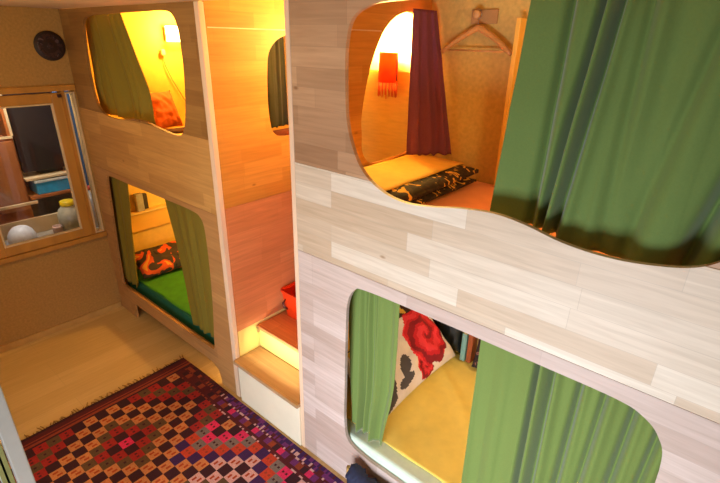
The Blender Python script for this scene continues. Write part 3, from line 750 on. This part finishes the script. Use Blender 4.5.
link('brim', lathe([(.12, 0), (.122, .006), (.118, .012), (.09, .012)], (-4.56, -.575, .791), 26), mat('pale grey enamel', (186, 192, 196), .4), t, t.location, True)
t = thing('jar', (-4.60, -.19, .79), 'big cloudy plastic jar with a yellow lid behind the window', 'jar')
link('jar_body', lathe([(.085, 0), (.098, .02), (.10, .15), (.085, .2), (.06, .225), (.055, .235)], (-4.57, -.175, .791), 24), mat('cloudy plastic', (186, 180, 154), .35, .15, 20), t, t.location, True)
link('lid', lathe([(.058, 0), (.06, .005), (.06, .035), (.052, .042)], (-4.57, -.175, 1.03), 24), mat('yellow lid', (236, 200, 20), .4), t, t.location, True)
t = thing('bottle', (-4.55, -.0, .79), 'white plastic bottle with red cap seen through the narrow side pane', 'bottle')
link('bottle_body', lathe([(.05, 0), (.055, .01), (.055, .24), (.045, .29), (.022, .33), (.022, .35)], (-4.52, .025, .791), 20), mat('white bottle', (220, 214, 206), .4), t, t.location, True)
link('cap', lathe([(.025, 0), (.026, .004), (.026, .03), (.02, .034)], (-4.52, .025, 1.142), 16), mat('red cap', (200, 70, 50), .4), t, t.location, True)
t = thing('leaning_board', (-4.62, .12, 1.0), 'blue board leaning behind the narrow side pane', 'board')
link('board', box((-4.80, -.02, .791), (-4.775, .24, 1.98), .004), mat('blue paint', (70, 104, 150), .5), t, t.location)
t = thing('cabinet', (-4.95, -.62, 0), 'brown wooden cabinet with an open upper compartment behind the window', 'cabinet')
link('cabinet_body', boxes([((-5.25, -.95, .0), (-4.96, -.36, 1.60)), ((-5.25, -.95, 1.60), (-4.96, -.92, 2.1)), ((-5.25, -.39, 1.60), (-4.96, -.36, 2.1)), ((-5.25, -.95, 2.07), (-4.96, -.36, 2.1)), ((-5.25, -.95, 1.60), (-5.23, -.36, 2.1))]), brn, t, t.location)
link('edge_trim', boxes([((-4.959, -.95, 1.60), (-4.945, -.36, 1.62)), ((-4.959, -.37, 1.62), (-4.945, -.35, 2.1))]), sh, t, t.location)
link('door', box((-4.958, -.60, .95), (-4.94, -.37, 1.58), .004), mat('cabinet door brown', (160, 96, 50), .45, .12, 8, stretch=(1, 1, .2)), t, t.location)
for k, (w, h, c) in enumerate(((.035, .3, (120, 70, 40)), (.03, .34, (60, 40, 34)), (.04, .28, (160, 120, 80)), (.03, .32, (90, 50, 34)))):
    y0 = -.62 + k * .05
    o = link('binder', box((-5.2, y0, 1.6015), (-5.0, y0 + w, 1.6 + h), .004), mat('binder', c, .6), None, (-5.1, y0, 1.6))
    tag(o, ['reddish brown', 'near-black', 'light tan', 'dark russet'][k] + ' binder in the cabinet compartment behind the window', 'binder', 'binders in the cabinet')
t = thing('television', (-5.0, -.05, 1.25), 'dark screen hanging above the blue box behind the window', 'television')
link('screen', box((-5.05, -.335, 1.27), (-5.0, .14, 1.98), .006), mat('black glossy screen', (22, 14, 16), .5, 0), t, t.location)
link('stand', box((-5.2, -.2, 1.23), (-5.051, .0, 1.5)), mat('black plastic', (20, 18, 18), .5), t, t.location)
t = thing('shelf', (-4.95, -.1, 1.0), 'wooden wall shelf carrying the blue box behind the window', 'shelf')
link('shelf_board', box((-5.3, -.35, 1.03), (-4.93, .4, 1.06), .004), brn, t, t.location)
link('shelf_board', box((-5.3, -.35, 1.205), (-4.94, .4, 1.228), .004), sh, t, t.location)
link('shelf_end', box((-5.3, .4, .79), (-4.93, .43, 2.0)), brn, t, t.location)
t = thing('blue_box', (-5.0, -.1, 1.06), 'bright blue box on the shelf behind the window', 'box')
link('box_body', box((-5.2, -.28, 1.061), (-4.95, .08, 1.17), .006), mat('bright blue card', (40, 150, 196), .5), t, t.location)
link('lid', box((-5.21, -.29, 1.171), (-4.94, .09, 1.195), .004), mat('pale lid', (196, 200, 190), .5), t, t.location)
t = thing('ledge_rail', (-4.7, -.7, 1.1), 'pale wooden bar across the view behind the window', 'rail')
link('rail', box((-4.715, -1.2, 1.06), (-4.695, -.36, 1.085), .003), sh, t, t.location)
link('bracket', box((-4.705, -.72, .935), (-4.69, -.70, 1.06), .003), sh, t, t.location)

# ------------------------------------------------------------------ lights
def point(name, loc, power, color, size=.04):
    l = bpy.data.lights.new(name, 'POINT'); l.energy = power; l.color = color; l.shadow_soft_size = size
    o = bpy.data.objects.new(name, l); COL.objects.link(o); o.location = loc; return o
def area(name, loc, target, power, color, sx, sy):
    l = bpy.data.lights.new(name, 'AREA'); l.energy = power; l.color = color; l.shape = 'RECTANGLE'; l.size = sx; l.size_y = sy
    o = bpy.data.objects.new(name, l); COL.objects.link(o); o.location = loc
    o.rotation_euler = (Vector(target) - Vector(loc)).to_track_quat('-Z', 'Y').to_euler(); return o
area('window_daylight', (-.45, -2.5, .7), (-.85, 0, .6), 42, (.82, .88, 1.0), 1.2, 1.0).data.spread = R(125)
point('warm_room_fill', (-2.9, -1.3, 2.35), 20, (1, .72, .33), .1)  # added warm fill over the far floor, no fitting modelled
point('lantern_light', (lx, ly, 2.43), 56, (1, .70, .18), .03)
point('lantern_glow', (lx, ly, 2.376), 1.5, (1, .6, .2), .005)
point('upper_bunk_lamp_light', (xw + .16, .88, 2.50), 34, (1, .57, .12), .04)
point('near_upper_bunk_light', (-.2, .55, 2.45), 8, (1, .74, .3), .05)
point('lower_bunk_lamp_light', (-3.55, .95, 1.30), 20, (1, .62, .16), .04)
area('step_riser_fill', (-2.05, .07, .49), (-2.05, .3, .43), 1.0, (1, .88, .55), .5, .02)  # added free-floating fill aimed at the riser, no fitting there
point('under_bunk_light', (-2.52, .22, .12), 2.0, (1, .7, .2), .03)
point('near_bunk_fill', (-.5, .8, 1.32), 11, (1, .94, .8), .04)  # added fill in place of daylight inside the lower near bunk
point('next_room_light', (-4.62, -.5, 2.4), 30, (.88, .94, 1.0), .1)
w = bpy.data.worlds.new('World'); SC.world = w; w.use_nodes = True
w.node_tree.nodes['Background'].inputs[0].default_value = (.95, .86, .76, 1)
w.node_tree.nodes['Background'].inputs[1].default_value = .13

# ------------------------------------------------------------------ camera
cd = bpy.data.cameras.new('Camera'); cam = bpy.data.objects.new('Camera', cd); COL.objects.link(cam)
yaw, pitch, roll, f = 2.26833126, -0.41095288, 0.02123616, 463.07
cy, sy, cp, sp, cr, sr = math.cos(yaw), math.sin(yaw), math.cos(pitch), math.sin(pitch), math.cos(roll), math.sin(roll)
fw = Vector((cp * cy, cp * sy, sp)); rt = Vector((sy, -cy, 0)); up = rt.cross(fw)
r2 = rt * cr + up * sr; u2 = -rt * sr + up * cr
cam.matrix_world = Matrix.Translation((0, -1.5, 2.45)) @ Matrix((r2, u2, -fw)).transposed().to_4x4()
cd.sensor_width = 36; cd.sensor_fit = 'HORIZONTAL'; cd.lens = f / 720 * 36; cd.clip_start = .05
SC.camera = cam
SC.view_settings.view_transform = 'Standard'; SC.view_settings.look = 'None'
SC.view_settings.gamma = 1; SC.view_settings.use_curve_mapping = False
SC.view_settings.exposure = 0.3
